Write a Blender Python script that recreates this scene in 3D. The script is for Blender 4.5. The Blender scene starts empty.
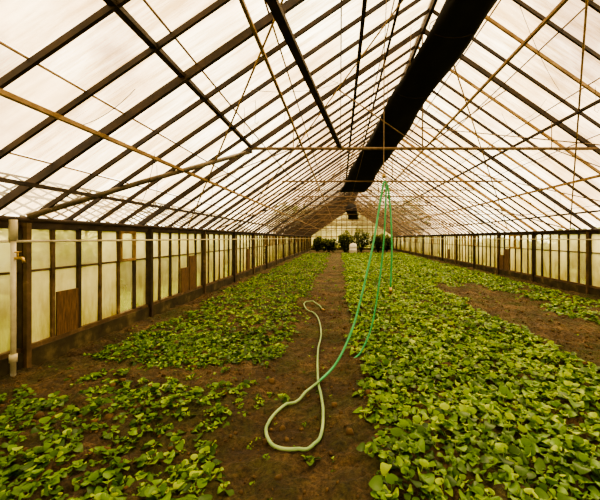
import bpy, math, random
import numpy as np
from mathutils import Vector
random.seed(7); rng=np.random.default_rng(7)
S=bpy.context.scene
try:
    S.view_settings.look='AgX - High Contrast'
except Exception: pass
XL,XR,YN,YF=-4.25,7.7,-3.3,48.0
EZ=2.01; RX=(XL+XR)/2; PITCH=0.69
RZ=EZ+PITCH*(XR-RX)
def roofz(x): return RZ-PITCH*abs(x-RX)

# ---------------- materials
def mat(name):
    m=bpy.data.materials.new(name); m.use_nodes=True
    nt=m.node_tree; nt.nodes.clear()
    out=nt.nodes.new('ShaderNodeOutputMaterial')
    return m,nt,out
def N(nt,t,**k):
    n=nt.nodes.new(t)
    for a,b in k.items(): setattr(n,a,b)
    return n
def noise_ramp(nt,scale,stops,detail=6,vec=None,rough=.6):
    n=N(nt,'ShaderNodeTexNoise'); n.inputs['Scale'].default_value=scale; n.inputs['Detail'].default_value=detail
    n.inputs['Roughness'].default_value=rough
    if vec is not None: nt.links.new(vec,n.inputs['Vector'])
    r=N(nt,'ShaderNodeValToRGB')
    e=r.color_ramp.elements
    while len(e)<len(stops): e.new(.5)
    for i,(p,c) in enumerate(stops): e[i].position=p; e[i].color=(*c,1)
    nt.links.new(n.outputs['Fac'],r.inputs['Fac'])
    return n,r
def simple(name,stops,scale=6,rough=.7,bump=.3,stretch=None,metal=0):
    m,nt,out=mat(name)
    tc=N(nt,'ShaderNodeTexCoord'); v=tc.outputs['Object']
    if stretch:
        mp=N(nt,'ShaderNodeMapping'); mp.inputs['Scale'].default_value=stretch
        nt.links.new(v,mp.inputs['Vector']); v=mp.outputs['Vector']
    n,r=noise_ramp(nt,scale,stops,vec=v)
    b=N(nt,'ShaderNodeBsdfPrincipled'); b.inputs['Roughness'].default_value=rough; b.inputs['Metallic'].default_value=metal
    nt.links.new(r.outputs['Color'],b.inputs['Base Color'])
    if bump:
        bp=N(nt,'ShaderNodeBump'); bp.inputs['Strength'].default_value=bump; bp.inputs['Distance'].default_value=.01
        nt.links.new(n.outputs['Fac'],bp.inputs['Height']); nt.links.new(bp.outputs['Normal'],b.inputs['Normal'])
    nt.links.new(b.outputs[0],out.inputs[0]); return m
M_dark=simple('dark_timber',[(.3,(.013,.008,.005)),(.7,(.06,.036,.019))],5)
M_tan=simple('weathered_timber',[(.3,(.15,.09,.04)),(.7,(.38,.25,.12))],5)
M_post=simple('post_timber',[(.3,(.035,.02,.009)),(.6,(.12,.075,.038)),(.8,(.3,.22,.12))],4)
M_board=simple('old_board',[(.3,(.05,.025,.012)),(.7,(.18,.10,.045))],5,stretch=(6,6,1))
M_rod=simple('rusty_rod',[(.3,(.08,.045,.022)),(.7,(.23,.15,.08))],8,rough=.6)
M_pipe=simple('galvanised_pipe',[(.3,(.05,.038,.022)),(.7,(.15,.115,.07))],5,rough=.6,metal=.1)
M_pvc=simple('pvc',[(.3,(.34,.30,.2)),(.7,(.6,.55,.42))],4,rough=.4,bump=.05)
M_conc=simple('concrete',[(.3,(.016,.013,.007)),(.55,(.05,.04,.018)),(.75,(.15,.12,.055))],3,rough=.95,bump=.6)
M_black=simple('black_plastic',[(.3,(.004,.003,.003)),(.7,(.012,.009,.008))],3,rough=.85,bump=.5)
M_hose=simple('green_hose',[(.3,(.02,.24,.08)),(.7,(.05,.36,.15))],6,rough=.35,bump=0)
M_hose2=simple('faded_hose',[(.3,(.11,.24,.09)),(.7,(.28,.38,.19))],3,rough=.4,bump=0)
M_grass=simple('grass',[(.3,(.08,.13,.02)),(.7,(.22,.27,.05))],1.5,rough=.95,bump=.5)
M_brass=simple('brass',[(.3,(.3,.2,.07)),(.7,(.5,.35,.15))],6,rough=.35,metal=.9)
M_white=simple('white_plastic',[(.3,(.5,.48,.42)),(.7,(.7,.68,.6))],3,rough=.5,bump=.05)
M_clod=simple('soil_clod',[(.3,(.035,.021,.009)),(.7,(.13,.082,.036))],9,rough=1,bump=.8)

def soil():
    m,nt,out=mat('soil')
    tc=N(nt,'ShaderNodeTexCoord'); v=tc.outputs['Object']
    n1,r1=noise_ramp(nt,1.5,[(.32,(.028,.017,.007)),(.48,(.075,.047,.02)),(.6,(.15,.096,.042)),(.74,(.25,.165,.075))],vec=v,detail=12,rough=.76)
    n2,r2=noise_ramp(nt,1.1,[(.46,(0,0,0)),(.60,(1,1,1))],vec=v,detail=10,rough=.75)
    n3,r3=noise_ramp(nt,26,[(.36,(.22,.22,.22)),(.60,(1.4,1.4,1.4))],vec=v,detail=8,rough=.8)
    mx=N(nt,'ShaderNodeMixRGB'); mx.inputs[2].default_value=(.05,.066,.010,1)
    f=N(nt,'ShaderNodeMath',operation='MULTIPLY'); f.inputs[1].default_value=.7
    nt.links.new(r2.outputs[0],f.inputs[0]); nt.links.new(f.outputs[0],mx.inputs[0]); nt.links.new(r1.outputs[0],mx.inputs[1])
    mu=N(nt,'ShaderNodeMixRGB',blend_type='MULTIPLY'); mu.inputs[0].default_value=1
    nt.links.new(mx.outputs[0],mu.inputs[1]); nt.links.new(r3.outputs[0],mu.inputs[2])
    b=N(nt,'ShaderNodeBsdfPrincipled'); b.inputs['Roughness'].default_value=.9
    bp=N(nt,'ShaderNodeBump'); bp.inputs['Strength'].default_value=1; bp.inputs['Distance'].default_value=.07
    nt.links.new(n3.outputs['Fac'],bp.inputs['Height']); nt.links.new(bp.outputs[0],b.inputs['Normal'])
    nt.links.new(mu.outputs[0],b.inputs['Base Color']); nt.links.new(b.outputs[0],out.inputs[0]); return m
M_soil=soil()

def leafmat(name,c0,c1,c2,trans=.35):
    m,nt,out=mat(name)
    at=N(nt,'ShaderNodeAttribute',attribute_name='tint')
    r=N(nt,'ShaderNodeValToRGB'); e=r.color_ramp.elements; e.new(.5)
    for i,(p,c) in enumerate([(0,c0),(.55,c1),(1,c2)]): e[i].position=p; e[i].color=(*c,1)
    nt.links.new(at.outputs['Fac'],r.inputs['Fac'])
    b=N(nt,'ShaderNodeBsdfPrincipled'); b.inputs['Roughness'].default_value=.45
    nt.links.new(r.outputs[0],b.inputs['Base Color'])
    t=N(nt,'ShaderNodeBsdfTranslucent'); nt.links.new(r.outputs[0],t.inputs['Color'])
    mx=N(nt,'ShaderNodeMixShader'); mx.inputs[0].default_value=trans
    nt.links.new(b.outputs[0],mx.inputs[1]); nt.links.new(t.outputs[0],mx.inputs[2]); nt.links.new(mx.outputs[0],out.inputs[0]); return m
M_leaf=leafmat('greens_leaf',(.022,.07,.006),(.115,.24,.018),(.34,.46,.065))
M_shrub=leafmat('shrub_leaf',(.02,.04,.008),(.085,.12,.02),(.25,.28,.05))
M_hedge=leafmat('hedge_leaf',(.05,.08,.01),(.16,.22,.03),(.38,.40,.08))

def glass(name,transp,stops,scale,low=None,tintcols=((1,.98,.94),(1,.9,.82)),streak=None):
    m,nt,out=mat(name)
    tc=N(nt,'ShaderNodeTexCoord'); v=tc.outputs['Object']
    n,r=noise_ramp(nt,scale,stops,vec=v,detail=8)
    at=N(nt,'ShaderNodeAttribute',attribute_name='tint')
    col=r.outputs[0]
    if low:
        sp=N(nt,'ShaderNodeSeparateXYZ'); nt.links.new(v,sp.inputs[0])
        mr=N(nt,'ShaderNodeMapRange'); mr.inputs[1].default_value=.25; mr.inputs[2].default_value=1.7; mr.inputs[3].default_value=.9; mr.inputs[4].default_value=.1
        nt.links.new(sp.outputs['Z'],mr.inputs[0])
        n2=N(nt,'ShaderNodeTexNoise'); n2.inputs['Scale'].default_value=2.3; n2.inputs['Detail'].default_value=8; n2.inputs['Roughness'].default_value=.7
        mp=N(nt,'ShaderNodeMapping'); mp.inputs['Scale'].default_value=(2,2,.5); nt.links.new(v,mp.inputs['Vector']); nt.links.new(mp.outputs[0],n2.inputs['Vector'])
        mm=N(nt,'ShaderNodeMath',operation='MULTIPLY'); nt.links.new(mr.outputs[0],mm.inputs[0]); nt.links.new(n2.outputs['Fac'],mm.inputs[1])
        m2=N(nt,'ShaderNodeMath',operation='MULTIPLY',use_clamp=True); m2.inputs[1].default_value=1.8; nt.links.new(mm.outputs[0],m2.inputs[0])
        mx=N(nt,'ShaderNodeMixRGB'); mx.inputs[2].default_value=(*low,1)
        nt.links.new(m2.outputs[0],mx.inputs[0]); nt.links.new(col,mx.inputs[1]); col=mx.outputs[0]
    tr=N(nt,'ShaderNodeBsdfTranslucent'); nt.links.new(col,tr.inputs['Color'])
    df=N(nt,'ShaderNodeBsdfDiffuse'); nt.links.new(col,df.inputs['Color'])
    a=N(nt,'ShaderNodeMixShader'); a.inputs[0].default_value=.12; nt.links.new(tr.outputs[0],a.inputs[1]); nt.links.new(df.outputs[0],a.inputs[2])
    tp=N(nt,'ShaderNodeBsdfTransparent')
    tr2=N(nt,'ShaderNodeValToRGB'); tr2.color_ramp.elements[0].color=(*tintcols[0],1); tr2.color_ramp.elements[1].color=(*tintcols[1],1)
    nt.links.new(at.outputs['Fac'],tr2.inputs[0]); tcol=tr2.outputs[0]
    if streak:
        mp=N(nt,'ShaderNodeMapping'); mp.inputs['Scale'].default_value=(.6,7,.6); nt.links.new(v,mp.inputs['Vector'])
        ns,rs=noise_ramp(nt,1.0,[(.38,streak),(.6,(1,1,1))],vec=mp.outputs[0],detail=8,rough=.75)
        mu=N(nt,'ShaderNodeMixRGB',blend_type='MULTIPLY'); mu.inputs[0].default_value=1
        nt.links.new(tcol,mu.inputs[1]); nt.links.new(rs.outputs[0],mu.inputs[2]); tcol=mu.outputs[0]
    nt.links.new(tcol,tp.inputs['Color'])
    mr=N(nt,'ShaderNodeMapRange'); mr.inputs[3].default_value=transp[0]; mr.inputs[4].default_value=transp[1]
    nt.links.new(at.outputs['Fac'],mr.inputs[0])
    mx=N(nt,'ShaderNodeMixShader'); nt.links.new(mr.outputs[0],mx.inputs[0]); nt.links.new(a.outputs[0],mx.inputs[1]); nt.links.new(tp.outputs[0],mx.inputs[2])
    nt.links.new(mx.outputs[0],out.inputs[0]); return m
M_roofg=glass('roof_glass',(.94,.55),[(.35,(.62,.49,.31)),(.7,(.98,.92,.76))],.8,streak=(.55,.46,.30),tintcols=((1,.98,.93),(.97,.84,.68)))
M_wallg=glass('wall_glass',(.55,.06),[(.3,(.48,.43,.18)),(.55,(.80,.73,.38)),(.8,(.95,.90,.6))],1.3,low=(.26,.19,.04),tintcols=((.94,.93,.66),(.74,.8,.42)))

# ---------------- mesh builder
class B:
    def __init__(s): s.v=[];s.f=[];s.m=[];s.mats=[]
    def mi(s,m):
        if m not in s.mats: s.mats.append(m)
        return s.mats.index(m)
    def beam(s,p0,p1,w,h,m,up=(0,0,1)):
        p0=Vector(p0);p1=Vector(p1);d=(p1-p0).normalized();up=Vector(up)
        if abs(d.dot(up))>.98: up=Vector((0,1,0))
        a=d.cross(up).normalized();b=a.cross(d)
        k=len(s.v)
        for p in(p0,p1):
            for i,j in((-1,-1),(1,-1),(1,1),(-1,1)): s.v.append(p+a*(i*w/2)+b*(j*h/2))
        for q in((0,3,2,1),(4,5,6,7),(0,1,5,4),(1,2,6,5),(2,3,7,6),(3,0,4,7)): s.f.append([k+i for i in q]); s.m.append(s.mi(m))
    def tube(s,pts,r,m,n=8,cap=True):
        pts=[Vector(p) for p in pts]; k=len(s.v); L=len(pts)
        rs=r if hasattr(r,'__len__') else [r]*L
        prev=None
        for i,p in enumerate(pts):
            d=(pts[min(i+1,L-1)]-pts[max(i-1,0)]).normalized()
            if prev is None:
                a=d.cross(Vector((0,0,1)))
                if a.length<.05:a=d.cross(Vector((0,1,0)))
            else: a=prev-d*prev.dot(d)
            a.normalize();prev=a;b=d.cross(a)
            for j in range(n):
                t=2*math.pi*j/n; s.v.append(p+(a*math.cos(t)+b*math.sin(t))*rs[i])
        mi=s.mi(m)
        for i in range(L-1):
            for j in range(n):
                s.f.append([k+i*n+j,k+i*n+(j+1)%n,k+(i+1)*n+(j+1)%n,k+(i+1)*n+j]); s.m.append(mi)
        if cap:
            s.f.append([k+j for j in range(n)][::-1]); s.m.append(mi)
            s.f.append([k+(L-1)*n+j for j in range(n)]); s.m.append(mi)
    def obj(s,name,parent=None,smooth=False):
        me=bpy.data.meshes.new(name); me.from_pydata([tuple(x) for x in s.v],[],s.f)
        for m in s.mats: me.materials.append(m)
        me.polygons.foreach_set('material_index',s.m)
        if smooth: me.polygons.foreach_set('use_smooth',[True]*len(s.f))
        me.update(); o=bpy.data.objects.new(name,me); S.collection.objects.link(o)
        if parent: o.parent=parent
        return o
def empty(name):
    o=bpy.data.objects.new(name,None); S.collection.objects.link(o); return o
def npmesh(name,V,F,mt,tint=None,parent=None,smooth=False):
    me=bpy.data.meshes.new(name)
    nv,nf=len(V),len(F)
    me.vertices.add(nv); me.vertices.foreach_set('co',V.astype(np.float32).ravel())
    me.loops.add(nf*4); me.loops.foreach_set('vertex_index',F.astype(np.int32).ravel())
    me.polygons.add(nf); me.polygons.foreach_set('loop_start',np.arange(nf,dtype=np.int32)*4)
    me.polygons.foreach_set('loop_total',np.full(nf,4,dtype=np.int32))
    if smooth: me.polygons.foreach_set('use_smooth',np.ones(nf,dtype=bool))
    me.update(calc_edges=True)
    if tint is not None:
        a=me.attributes.new('tint','FLOAT','FACE'); a.data.foreach_set('value',tint.astype(np.float32))
    me.materials.append(mt); me.validate()
    o=bpy.data.objects.new(name,me); S.collection.objects.link(o)
    if parent:o.parent=parent
    return o

_T=rng.random((256,256))
def vn(x,y):
    x=np.asarray(x,float);y=np.asarray(y,float)
    xi=np.floor(x).astype(int);yi=np.floor(y).astype(int);fx=x-xi;fy=y-yi
    fx=fx*fx*(3-2*fx);fy=fy*fy*(3-2*fy)
    g=lambda a,b:_T[a%256,b%256]
    return (g(xi,yi)*(1-fx)+g(xi+1,yi)*fx)*(1-fy)+(g(xi,yi+1)*(1-fx)+g(xi+1,yi+1)*fx)*fy
def gz(x,y):
    x=np.asarray(x,float);y=np.asarray(y,float)
    z=.07*(vn(x*1.3+9,y*1.1+40)-.5)+.06*(vn(x*4.3+3,y*4.3+80)-.5)+.05*(vn(x*11,y*11+120)-.5)+.03*(vn(x*23,y*23+20)-.5)
    path=np.exp(-((x+.45)/.45)**4)
    return z*(1-.25*path)-.03*path+.012*np.clip(1-path,0,1)

# ---------------- floor
def grid(x0,x1,nx,y0,y1,ny):
    xs=np.linspace(x0,x1,nx); t=np.linspace(0,1,ny); ys=y0+(y1-y0)*t**1.9
    X,Y=np.meshgrid(xs,ys); V=np.stack([X,Y,gz(X,Y)],-1).reshape(-1,3)
    i=np.arange(nx-1);j=np.arange(ny-1);I,J=np.meshgrid(i,j);a=(J*nx+I).ravel()
    return V,np.stack([a,a+1,a+nx+1,a+nx],-1)
V,F=grid(XL,XR,460,YN,YF,1050); FLOOR=npmesh('floor',V,F,M_soil,smooth=True)
def clods():
    n=5000
    y=rng.uniform(1.3,11,n); x=rng.uniform(-4.05,6.8,n)
    k=((x>-1.25)&(x<.35))|((y>3.5)&(y<4.8)&(x<0))|(x<-3.3)|((x>3.2))|((y<3.8)&(x<0))
    x=x[k];y=y[k]; s=rng.gamma(2,.0055,len(x))+.003
    c=np.array([(-1,-1,-1),(1,-1,-1),(1,1,-1),(-1,1,-1),(-.7,-.7,1),(.7,-.7,1),(.7,.7,1),(-.7,.7,1)],float)
    f=np.array([(0,3,2,1),(4,5,6,7),(0,1,5,4),(1,2,6,5),(2,3,7,6),(3,0,4,7)])
    V=c[None]*s[:,None,None]*rng.uniform(.5,1.3,(len(x),8,3)); V[:,:,2]*=.7
    V+=np.stack([x,y,gz(x,y)+s*.2],-1)[:,None,:]
    F=(np.arange(len(x))[:,None,None]*8+f[None]).reshape(-1,4)
    npmesh('soil_clods',V.reshape(-1,3),F,M_clod,parent=FLOOR)
clods()

b=B()
for x0,x1,y0,y1 in((-70,XL-.1,-40,110),(XR+.1,80,-40,110),(XL-.1,XR+.1,-40,YN-.1),(XL-.1,XR+.1,YF+.1,110)):
    k=len(b.v); b.v+=[Vector(p) for p in((x0,y0,-.1),(x1,y0,-.1),(x1,y1,-.1),(x0,y1,-.1))]; b.f.append([k,k+1,k+2,k+3]); b.m.append(b.mi(M_grass))
b.obj('outdoor_lawn')

def smooth(pts,sub=8):
    P=[Vector(p) for p in pts];out=[]
    for i in range(len(P)-1):
        a,b_,c,d=P[max(i-1,0)],P[i],P[i+1],P[min(i+2,len(P)-1)]
        for k in range(sub):
            t=k/sub; out.append(.5*((2*b_)+(c-a)*t+(2*a-5*b_+4*c-d)*t*t+(3*b_-a-3*c+d)*t**3))
    return out+[P[-1]]
A1=[(.667,5,2.60),(.64,4.99,2.48),(.576,5,2.10),(.47,4.85,1.574),(.251,4.6,.746),(.107,4.4,.39),(-.064,4.2,.134),(-.25,3.92,.045)]
A2=[(-.25,3.92,.045),(-.436,3.6,.03),(-.616,3.39,.03),(-.685,3.14,.03),(-.648,2.93,.03),(-.504,2.77,.03),(-.293,2.76,.03),(-.178,2.93,.03),(-.173,3.35,.03),(-.271,4.06,.03),(-.343,5.15,.03),(-.353,6.14,.03),(-.516,7.4,.03),(-.85,8.1,.03),(-.93,8.7,.03),(-.74,9.0,.03),(-.447,8.2,.03)]
G=smooth(A2); HX=np.array([p.x for p in G]);HY=np.array([p.y for p in G])

# ---------------- leaves
def leaves(base,az,el,L,W,droop,mt,name,petiole=True,tint=None,parent=None,hi=True):
    n=len(L)
    d=np.stack([np.cos(az)*np.cos(el),np.sin(az)*np.cos(el),np.sin(el)],-1)
    side=np.stack([-np.sin(az),np.cos(az),0*az],-1)
    roll=rng.normal(0,.35,n)
    up=np.cross(d,side)
    s2=side*np.cos(roll)[:,None]+up*np.sin(roll)[:,None]; u2=np.cross(d,s2); u2*=np.sign(u2[:,2:3]+1e-6)
    if petiole and hi: T=[0,.36,.40,.50,.66,.82,.94,1.0]; Wd=[.03,.035,.22,.44,.52,.43,.22,.02]
    elif petiole: T=[0,.34,.44,.64,.86,1.0]; Wd=[.03,.04,.36,.5,.36,.03]
    else: T=[0,.3,.65,1.0]; Wd=[.05,.42,.42,.03]
    vs=[]
    for t,w in zip(T,Wd):
        tt=max(0,(t-.3)/.7)
        c=base+d*(L*t)[:,None]; c=c+np.stack([0*L,0*L,-droop*L*tt*tt],-1)
        fold=.26*w*W
        vs+= [c+s2*(w*W)[:,None]+u2*fold[:,None], c, c-s2*(w*W)[:,None]+u2*fold[:,None]]
    V=np.stack(vs,1)
    m=len(T); f=[]
    for i in range(m-1):
        for j in range(2): f.append([i*3+j,i*3+j+1,i*3+3+j+1,i*3+3+j])
    f=np.array(f); F=(np.arange(n)[:,None,None]*(3*m)+f[None]).reshape(-1,4)
    t=tint if tint is not None else rng.random(n)
    return npmesh(name,V.reshape(-1,3),F,mt,np.repeat(t,len(f)),parent,smooth=True)

def plants(x,y,size,nl,name,boost=0,hi=True):
    n=len(x); z=gz(x,y)
    P=np.repeat(np.arange(n),nl); k=np.tile(np.arange(nl),n)
    az=k*2.4+np.repeat(rng.random(n)*6.28,nl)+rng.normal(0,.25,n*nl)
    inner=k/nl
    el=.5+inner*.7+rng.normal(0,.2,n*nl)
    sz=np.repeat(size,nl)*(1.05-.25*inner)*rng.uniform(.75,1.25,n*nl)
    base=np.stack([x[P],y[P],z[P]-.01],-1)
    tint=np.clip(boost+.16+.62*inner+rng.normal(0,.2,n*nl)+.3*(vn(x[P]*1.5,y[P]*1.5)-.5),0,1)
    return leaves(base,az,el,sz,sz*rng.uniform(.5,.64,n*nl),rng.uniform(.2,.7,n*nl),M_leaf,name,tint=tint,hi=hi)
def rows(x0,x1,y0,y1,sp,dens):
    X,Y=np.meshgrid(np.arange(x0,x1,sp),np.arange(y0,y1,sp))
    X=X.ravel()+rng.normal(0,sp*.22,X.size);Y=Y.ravel()+rng.normal(0,sp*.24,Y.size)
    k=rng.random(X.size)<dens(X,Y); k&=(X>XL+.38)&(X<XR-.35)&(Y<37)
    X,Y=X[k],Y[k]
    d=np.sqrt((X[:,None]-HX[None])**2+(Y[:,None]-HY[None])**2).min(1)
    k=(d>.13)&(np.hypot(X-1.45,Y-36.6)>.75)
    return X[k],Y[k]
def e(x,y,s=.7): return (vn(x*1.7+50,y*1.1)-.5)*s
def sm(a,w=.12): return np.clip(a/w+.5,0,1)
def dright(x,y):
    main=sm(x-(.22+e(x,y,.25)))*sm(3.35+e(x,y,.45)-x)
    far=sm(y-(12.4+e(x,y,2)),1.0)*sm(x-3.2)*sm(7.0-x)
    patch=.75*sm(x-(5.0+e(x,y,.8)))*sm(7.0-x)*sm(y-5.0,.6)*(vn(x*1.8,y*1.8)>.32)
    return np.clip(np.maximum(np.maximum(main,far),patch),0,1)
def dleft(x,y):
    ed=sm(-1.0+e(x,y,.5)-x)
    near=ed*sm(3.85+e(x*1.3,y,.6)-y,.4)*sm(x+4.0)*(.42+.42*(vn(x*2.2+4,y*2.2)>.42))
    far=ed*sm(y-(4.55+e(x,y,.6)),.3)*sm(x-(-3.65+e(x+3,y,.5)))*(.82+.15*(vn(x*1.1,y*1.1)>.35))
    return np.clip(near+far+.02*(x<-.0),0,1)
for nm,dn,xa,xb in(('leafy_greens_bed',dright,.0,7.2),('leafy_greens_bed.001',dleft,-3.95,.0)):
    par=empty(nm)
    R=dn is dright
    for part,(y0,y1,sp,nl,sz) in enumerate([(1.2,6,.115 if R else .095,7,.138),(6,14,.145,6,.155),(14,26,.19,6,.18),(26,37,.27,6,.23)]):
        x,y=rows(xa,xb,y0,y1,sp,dn)
        size=sz*(1 if R else .76)*rng.uniform(.65,1.25,len(x))
        plants(x,y,size,nl,'plants_row_%d'%part,.08 if R else -.02,hi=part<2).parent=par
    n=500; x=rng.uniform(*((.2,6.9) if R else (-3.95,.0)),n); y=rng.uniform(1.4,12,n)
    plants(x,y,rng.uniform(.025,.065,n),5,'weed_seedlings',hi=False).parent=par

def blob(name,cx,cy,cz,rx,ry,rz,n,L,mt):
    u=rng.normal(size=(n,3)); u/=np.linalg.norm(u,axis=1)[:,None]; r=rng.random(n)**.35
    lump=1+.25*np.sin(u[:,0]*5+cx)*np.cos(u[:,2]*4+cy)
    p=np.array([cx,cy,cz])+u*np.array([rx,ry,rz])*(r*lump)[:,None]; p[:,2]=np.maximum(p[:,2],.05)
    az=np.arctan2(u[:,1],u[:,0])+rng.normal(0,.7,n); el=rng.uniform(-.5,1.1,n)
    l=L*rng.uniform(.7,1.3,n)
    par=empty(name)
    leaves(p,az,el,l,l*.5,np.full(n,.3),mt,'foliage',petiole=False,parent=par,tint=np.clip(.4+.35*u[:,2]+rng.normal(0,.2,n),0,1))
    b=B()
    for i in range(5):
        a=i*1.3; b.tube([(cx+.05*math.cos(a),cy+.05*math.sin(a),-.02),(cx+.25*rx*math.cos(a),cy+.25*ry*math.sin(a),cz*.7),(cx+.55*rx*math.cos(a),cy+.55*ry*math.sin(a),cz+.3*rz)],[.05,.035,.015],M_dark,6)
    b.obj('stems',par)
for i,(x,y,r,h) in enumerate([(-1.4,41,.9,1.8),(.6,40,.9,2.6),(2.6,41,1.2,3.0),(4.6,40,.9,2.4),(-2.9,43,.6,2.0),(6.1,43,.8,2.3)]):
    blob('evergreen_shrub' if i==0 else 'evergreen_shrub.%03d'%i,x,y,h*.5,r,r*.8,h*.45,1500,.26,M_shrub)
k=0
for x,ys in((-8.2,[2,6,10,14,19,25,32,41]),(12.0,[4,8,12,16,21,26,32,40,47])):
    for y in ys:
        h=random.uniform(1.5,2.4)
        blob('garden_bush' if k==0 else 'garden_bush.%03d'%k,x+random.uniform(-.4,.4),y,h*.5,1.4,2.2,h*.5,900,.4,M_hedge); k+=1
for i,(x,y,h,r) in enumerate([(-4,56,7,3.2),(1.5,58,8,3.6),(7,56,7.5,3.2),(12,60,9,3.5),(-9,60,8,3.5)]):
    blob('broadleaf_tree' if i==0 else 'broadleaf_tree.%03d'%i,x,y,h*.55,r,r,h*.45,2200,.7,M_hedge)

b=B(); cx,cy=1.45,36.6
prof=[(.0,.34),(.06,.4),(.35,.4),(.37,.42),(.42,.42),(.44,.4),(.75,.4),(.77,.42),(.82,.42),(.84,.4),(1.05,.38),(1.12,.3),(1.13,.12),(1.2,.12),(1.2,.0)]
b.tube([(cx,cy,z+.01+i*.0001) for i,(z,r) in enumerate(prof)],[max(r,.01) for z,r in prof],M_white,20); b.obj('water_barrel',None,True)

# ---------------- walls
def panes_obj(name,quads,mt,parent):
    V=np.array([p for q in quads for p in q],float); F=np.arange(len(V)).reshape(-1,4)
    npmesh(name,V,F,mt,rng.random(len(F)),parent)
SP=.6
ybars=np.arange(-3.3,YF+.01,SP)
WSP=.48
wbars=np.arange(-3.3,YF+.01,WSP)
for side,x,sg in(('left',XL,1),('right',XR,-1)):
    par=empty('wall_'+side)
    b=B()
    b.beam((x,YN,.06),(x,YF,.06),.16,.36,M_conc)
    b.beam((x,YN,.27),(x,YF,.27),.11,.06,M_post)
    b.beam((x,YN,1.93),(x,YF,1.93),.09,.12,M_dark)
    b.beam((x,YN,1.30),(x,YF,1.30),.03,.03,M_post)
    for i,y in enumerate(wbars):
        big=(i%6==4)
        w=.12 if big else (.07,.045,.05)[i%3]
        b.beam((x+sg*.01,y,.3),(x+sg*.01,y,1.9),w,.09 if big else .055,M_dark if (big or i%3==0) else M_post,up=(0,1,0))
        if big: b.beam((x+sg*.09,y,.0),(x+sg*.09,y,1.95),.07,.07,M_dark if i%4 else M_post,up=(0,1,0))
    b.obj('posts_and_rails',par)
    b=B(); b.tube([(x+sg*.13,YN,1.71),(x+sg*.13,YF,1.69)],.016,M_pvc,8)
    b.tube([(x+sg*.12,YN,1.99),(x+sg*.12,YF,1.99)],.035,M_dark,8)
    b.obj('service_pipes',par,True)
    q=[]
    for i in range(len(wbars)-1):
        y0=wbars[i]; y1=wbars[i+1]
        for z0,z1 in((.28,1.3),(1.3,1.9)):
            dx=random.uniform(-.008,.008); q.append([(x+dx,y0,z0),(x+dx,y1,z0),(x-dx,y1,z1),(x-dx,y0,z1)])
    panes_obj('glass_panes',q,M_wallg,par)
    b=B()
    for i in range(len(wbars)-1):
        y0=wbars[i]
        if (side=='left' and i in(17,25,26,38)) or (side=='right' and i in(26,38,39,55)):
            z1=.95 if i%2==1 else 1.25
            b.beam((x+sg*.04,y0+.04,(z1+.3)/2),(x+sg*.04,y0+WSP-.04,(z1+.3)/2),.02,z1-.3,M_board)
        if random.random()<.2:
            z=1.32
            b.beam((x+sg*.045,y0,z),(x+sg*.045,y0+WSP,z),.04,.05,M_tan); b.beam((x+sg*.045,y0,1.86),(x+sg*.045,y0+WSP,1.86),.04,.05,M_tan)
            b.beam((x+sg*.045,y0+.03,z),(x+sg*.045,y0+.03,1.86),.05,.04,M_tan,up=(0,1,0)); b.beam((x+sg*.045,y0+WSP-.03,z),(x+sg*.045,y0+WSP-.03,1.86),.05,.04,M_tan,up=(0,1,0))
    b.obj('boards_and_vents',par)
for side,y in(('far',YF),('near',YN)):
    par=empty('wall_'+side); b=B()
    b.beam((XL,y,.09),(XR,y,.09),.16,.42,M_conc); b.beam((XL,y,1.95),(XR,y,1.95),.09,.1,M_tan)
    b.beam((XL+2.4,y,3.55),(XR-2.4,y,3.55),.06,.08,M_dark)
    q=[]
    for i in range(16):
        x0=XL+(XR-XL)*i/16;x1=XL+(XR-XL)*(i+1)/16
        b.beam((x0,y,.3),(x0,y,roofz(x0)-.03),.07,.05,M_dark,up=(0,1,0))
        q.append([(x0,y,.3),(x1,y,.3),(x1,y,1.95),(x0,y,1.95)]); q.append([(x0,y,1.95),(x1,y,1.95),(x1,y,roofz(x1)),(x0,y,roofz(x0))])
    for xx in(.7,2.4): b.beam((xx,y-.03,.1),(xx,y-.03,2.2),.1,.08,M_dark,up=(0,1,0))
    b.obj('gable_frame',par); panes_obj('gable_glass',q,M_wallg,par)

# ---------------- roof
par=empty('ceiling')
q=[]
nS=7
for i in range(len(ybars)-1):
    y0,y1=ybars[i],ybars[i+1]
    for sg,xe in((1,XL),(-1,XR)):
        for k in range(nS):
            xa=xe+(RX-xe)*k/nS; xb=xe+(RX-xe)*(k+1)/nS
            l=.03+random.uniform(0,.006)
            q.append([(xa,y0,roofz(xa)+l+.012),(xa,y1,roofz(xa)+l+.012),(xb,y1,roofz(xb)+l),(xb,y0,roofz(xb)+l)])
panes_obj('roof_glass_panes',q,M_roofg,par)
b=B()
for i,y in enumerate(ybars):
    big=(i%5==2)
    for xe in(XL,XR):
        w,h=(.05,.09) if big else (.034,.055)
        m=M_dark if (xe==XL or i%3) else M_tan
        b.beam((xe,y,EZ-h*.3),(RX,y,RZ-h*.3),w,h,m)
for xe in(XL,XR):
    for k in range(1,nS):
        x=xe+(RX-xe)*k/nS
        b.beam((x,YN,roofz(x)+.025),(x,YF,roofz(x)+.025),.018,.015,M_tan)
b.beam((RX,YN,RZ-.02),(RX,YF,RZ-.02),.06,.2,M_dark)
b.obj('rafters',par)
b=B()
for x,m,w in((-2.77,M_tan,.045),(-1.0,M_tan,.04),(.35,M_dark,.06),(.95,M_dark,.04),(3.14,M_tan,.05),(4.5,M_dark,.05),(5.9,M_tan,.05),(-3.6,M_dark,.045),(6.9,M_dark,.045)):
    b.beam((x,YN,roofz(x)-.09),(x,YF,roofz(x)-.09),w,w,m)
b.obj('purlins',par)
b=B(); CZ=3.62
cxl=RX-(RZ-CZ)/PITCH; cxr=RX+(RZ-CZ)/PITCH
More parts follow.
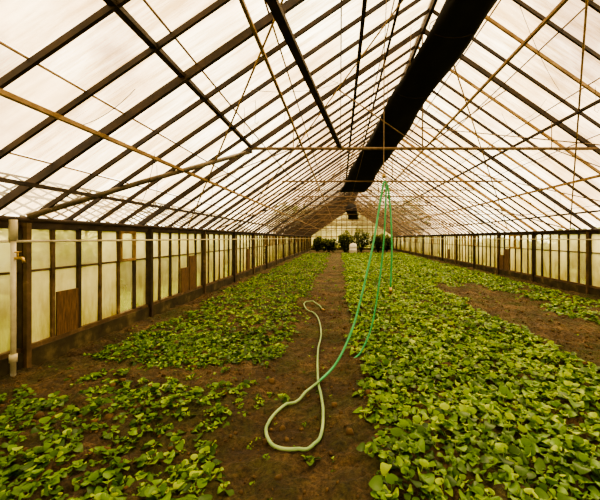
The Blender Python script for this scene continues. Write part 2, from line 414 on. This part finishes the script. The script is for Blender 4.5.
for k in range(0,11):
    y=6.9+4*k
    if y>YF-.2: continue
    b.tube([(cxl,y,CZ),(cxr,y,CZ)],.032 if k==0 else .026,M_rod,8)
    b.tube([(RX,y,CZ),(RX,y,RZ-.1)],.014,M_rod,6)
    for s in(-1,1):
        xm=RX+s*1.75; b.tube([(RX,y,CZ),(xm,y,roofz(xm)-.08)],.014,M_rod,6)
        xn=RX+s*4.6; xq=RX+s*2.7
        b.tube([(xq,y,CZ),(xn,y,roofz(xn)-.06)],.010,M_rod,6)
        b.tube([(xq,y,CZ),(RX+s*2.7,y,roofz(RX+s*2.7)-.06)],.010,M_rod,6)
    if k>=1:
        z=2.55 if k%2 else 2.4
        b.tube([(XL+.1,y+.3,z),(XR-.1,y+.3,z)],.010,M_rod,5)
        b.tube([(XL+.1,y+2.1,z+.3),(XR-.1,y+2.1,z+.3)],.010,M_rod,5)
        b.tube([(cxl,y+2,CZ),(cxr,y+2,CZ)],.016,M_rod,6)
        for s in(-1,1): b.tube([(RX,y+2,CZ+.9),(RX+s*3.6,y+2,CZ)],.010,M_rod,5); b.tube([(RX,y+2,CZ),(RX+s*3.4,y+.3,z)],.008,M_rod,5)
b.obj('truss_rods',par,True)
b=B()
b.tube([(-4.12,4.35,2.03),(-3.2,5.35,2.66),(-1.86,6.9,3.56)],.042,M_pipe,10)
for y in(10.9,18.9,26.9):
    b.tube([(-4.12,y,2.03),(-1.86,y+4,3.56)],.02,M_rod,6); b.tube([(7.57,y,2.03),(5.3,y+4,3.56)],.02,M_rod,6)
for y in(2.9,6.9,14.9,22.9,30.9):
    b.tube([(XR-.1,y,2.05),(2.6,y+8,roofz(2.6)-.12)],.014,M_rod,6); b.tube([(2.3,y,roofz(2.3)-.12),(XR-.1,y+8,2.05)],.016,M_tan,6)
    b.tube([(1.2,y-2,roofz(1.2)-.12),(-4.1,y+6,2.05)],.014,M_tan,6)
b.obj('wind_braces',par,True)
b=B()
for x in(-1.5,-.9,.5,1.1,2.3,2.9,3.6,4.3,4.9):
    z=CZ+random.uniform(-.06,.03); pts=[]
    for y in np.arange(6.9,46,1.0): pts.append((x,y,z-.03*math.sin(math.pi*((y-6.9)%4)/4)))
    b.tube(pts,.004,M_rod,4)
for x in(-3.2,-2.2,-1.1,0,1.2,2.4,3.6,4.8,6.0):
    b.tube([(x,y,2.56) for y in(11.2,20,30,46)],.005,M_rod,4)
for i in range(70):
    y=random.uniform(3,20); x=random.uniform(-3.8,7.2); x2=x+random.uniform(-1.4,1.4); x2=min(max(x2,-3.9),7.2); y2=y+random.uniform(-.6,2.5)
    z1,z2=roofz(x)-.1,roofz(x2)-.1; sag=random.uniform(.05,.3)
    b.tube([(x+(x2-x)*t,y+(y2-y)*t,z1+(z2-z1)*t-sag*4*t*(1-t)) for t in np.linspace(0,1,9)],.004,M_dark,4)
for i in range(40):
    y=random.uniform(2.4,14); x=random.uniform(-3.2,6.5); l=random.uniform(.2,.7); z=roofz(x)-.08
    b.tube([(x,y,z),(x+.01,y,z-l*.5),(x-.01,y+.01,z-l),(x+.03,y,z-l-.04),(x+.05,y,z-l)],.004,M_dark,4)
b.obj('support_wires',par)

b=B(); b.beam((-1.84,1.2,3.66),(-1.87,6.95,3.66),.07,.05,M_dark); b.obj('ceiling_board')
b=B(); b.beam((-.73,1.2,3.66),(0,6.95,3.66),.085,.05,M_dark); b.obj('ceiling_board.001')

def duct(name,pts):
    par=empty(name); V=[];n=20
    for i,(x,y,z,w,h) in enumerate(pts):
        for j in range(n):
            t=2*math.pi*j/n; wob=1+.09*math.sin(3*t+y*1.7)+.05*math.sin(5*t-y*2.9)
            V.append((x+w/2*math.cos(t)*wob,y+.12*math.sin(t),z+h/2*math.sin(t)*wob-.12*h*math.cos(2*t)))
    F=[]
    for i in range(len(pts)-1):
        for j in range(n): F.append([i*n+j,i*n+(j+1)%n,(i+1)*n+(j+1)%n,(i+1)*n+j])
    F.append(list(range(n))[::-1]);F.append([(len(pts)-1)*n+j for j in range(n)])
    b=B();b.v=[Vector(v) for v in V];b.f=F;b.m=[b.mi(M_black)]*len(F)
    b.obj('rolled_sheet',par,True)
    b=B()
    for (x,y,z,w,h) in pts[2::5]:
        b.tube([(x-.15*w,y,z+.4*h),(x-.1*w,y,roofz(x-.1*w)-.05)],.006,M_rod,4)
        b.tube([(x+w*.53*math.cos(a),y,z+h*.62*math.sin(a)) for a in np.linspace(0,6.283,17)],.006,M_dark,4,cap=False)
    b.obj('hanging_straps',par)
pts=[]
for t in np.linspace(0,1,40):
    y=1.2+12.0*t; tt=(y-4.4)/8.8
    x=1.75+(.50-1.75)*tt; z=1.75+3.2+(1.9-3.2)*tt
    pts.append((x,y,z,.66+.38*tt,.26+.03*math.sin(y*1.3)))
duct('rolled_black_plastic',pts)
duct('rolled_black_plastic.001',[(.62+.03*i,18+.35*i,3.35-.05*i,.6+.05*math.sin(i*2),.5-.04*i) for i in range(9)])

# ---------------- hose
par=empty('garden_hose')
g=[Vector((p.x,p.y,float(gz(p.x,p.y))+.022)) if i>6 else p for i,p in enumerate(G)]
# relax the height so the hose bridges small dips in the soil
zs=[p.z for p in g]
for _ in range(3): zs=[zs[0]]+[max(zs[i],(zs[i-1]+zs[i+1])/2) for i in range(1,len(zs)-1)]+[zs[-1]]
for p,z in zip(g,zs): p.z=z
b=B(); b.tube(smooth(A1),.016,M_hose,10)
b.tube(smooth([(.667,5,2.60),(.70,5.01,2.5),(.667,5.02,1.72),(.59,5,1.04),(.475,4.9,.46),(.32,4.8,.12),(.2,4.7,.03)]),.014,M_hose,10)
b.tube(smooth([(.667,5,2.60),(.72,5.02,2.56),(.77,5.03,2.17),(.79,5.03,1.57),(.77,5.03,.99)]),.014,M_hose,10)
b.obj('hanging_run',par,True)
b=B(); b.tube(g,.016,M_hose2,10); e1,e2=g[-1],g[-1]+Vector((.06,-.12,.0)); b.tube([e1,e2],.022,M_brass,10); b.tube([(.77,5.03,1.0),(.77,5.03,.9)],.021,M_brass,10)
b.obj('ground_run',par,True)
b=B(); b.tube(smooth([(.667,5,4.5),(.665,5,3.2),(.665,5,2.75),(.69,5,2.66),(.70,5,2.59),(.667,5,2.55),(.63,5,2.59),(.64,5,2.63)]),.008,M_rod,6)
b.tube([(.667,5,2.66),(.667,5,2.72)],.03,M_brass,8)
b.tube([(.667,4.7,roofz(.667)-.1),(.667,5.0,4.45)],.006,M_rod,5)
b.obj('hook',par,True)

b=B(); X0=-4.08
b.tube([(X0,4.12,-.02),(X0,4.12,1.75)],.03,M_pvc,12); b.tube([(X0,4.12,1.72),(X0,4.12,1.98)],.045,M_pvc,12)
b.tube([(X0,4.12,1.5),(X0+.03,4.12,1.5),(X0+.14,4.1,1.5),(X0+.16,4.1,1.44)],.018,M_brass,8); b.tube([(X0+.07,4.11,1.5),(X0+.07,4.11,1.57)],.008,M_brass,6); b.tube([(X0+.07,4.07,1.575),(X0+.07,4.15,1.575)],.01,M_brass,6)
b.tube([(X0,4.12,.2),(X0,4.12,.3)],.042,M_pvc,12)
b.obj('water_standpipe',None,True)

# ---------------- neighbouring greenhouse outside left
par=empty('neighbouring_greenhouse'); b=B()
nx0,nx1=-24.,-12.; nr=-18.; nz=2.3; nrz=5.2
for y in np.arange(-6,50,1.2):
    b.beam((nx0,y,nz),(nr,y,nrz),.07,.08,M_pipe); b.beam((nr,y,nrz),(nx1,y,nz),.07,.08,M_pipe); b.beam((nx1,y,-.1),(nx1,y,nz),.08,.08,M_pipe,up=(0,1,0))
for x,z in((nx1,nz),(nx1,1.1),(nr,nrz),((nr+nx1)/2,(nz+nrz)/2),(nx0,nz)): b.beam((x,-6,z),(x,50,z),.1,.1,M_pipe)
b.obj('frame',par)
panes_obj('panes',[[(nx1,y,0),(nx1,y+1.2,0),(nx1,y+1.2,nz),(nx1,y,nz)] for y in np.arange(-6,48,1.2)],M_wallg,par)

# ---------------- world + sun
w=bpy.data.worlds.new('overcast_sky'); S.world=w; w.use_nodes=True; nt=w.node_tree; nt.nodes.clear()
out=N(nt,'ShaderNodeOutputWorld'); bg=N(nt,'ShaderNodeBackground'); tc=N(nt,'ShaderNodeTexCoord')
n,r=noise_ramp(nt,2.6,[(.36,(.48,.34,.23)),(.47,(.88,.71,.49)),(.60,(1,.93,.73))],vec=tc.outputs['Generated'],detail=6,rough=.55)
nt.links.new(r.outputs[0],bg.inputs['Color']); bg.inputs['Strength'].default_value=4.1
nt.links.new(bg.outputs[0],out.inputs[0])
sd=bpy.data.lights.new('hazy_sun','SUN'); sd.energy=4.0; sd.angle=math.radians(20); sd.color=(1,.85,.56)
so=bpy.data.objects.new('hazy_sun',sd); S.collection.objects.link(so); so.rotation_euler=(math.radians(-32),math.radians(20),0); so.location=(0,0,20)

cam=bpy.data.cameras.new('camera'); co=bpy.data.objects.new('camera',cam); S.collection.objects.link(co)
co.location=(0,0,1.75); co.rotation_euler=(math.radians(90),0,0)
cam.sensor_width=36; cam.lens=19.8; cam.shift_x=-40/600; cam.shift_y=-12/600; cam.clip_start=.05; cam.clip_end=300
S.camera=co
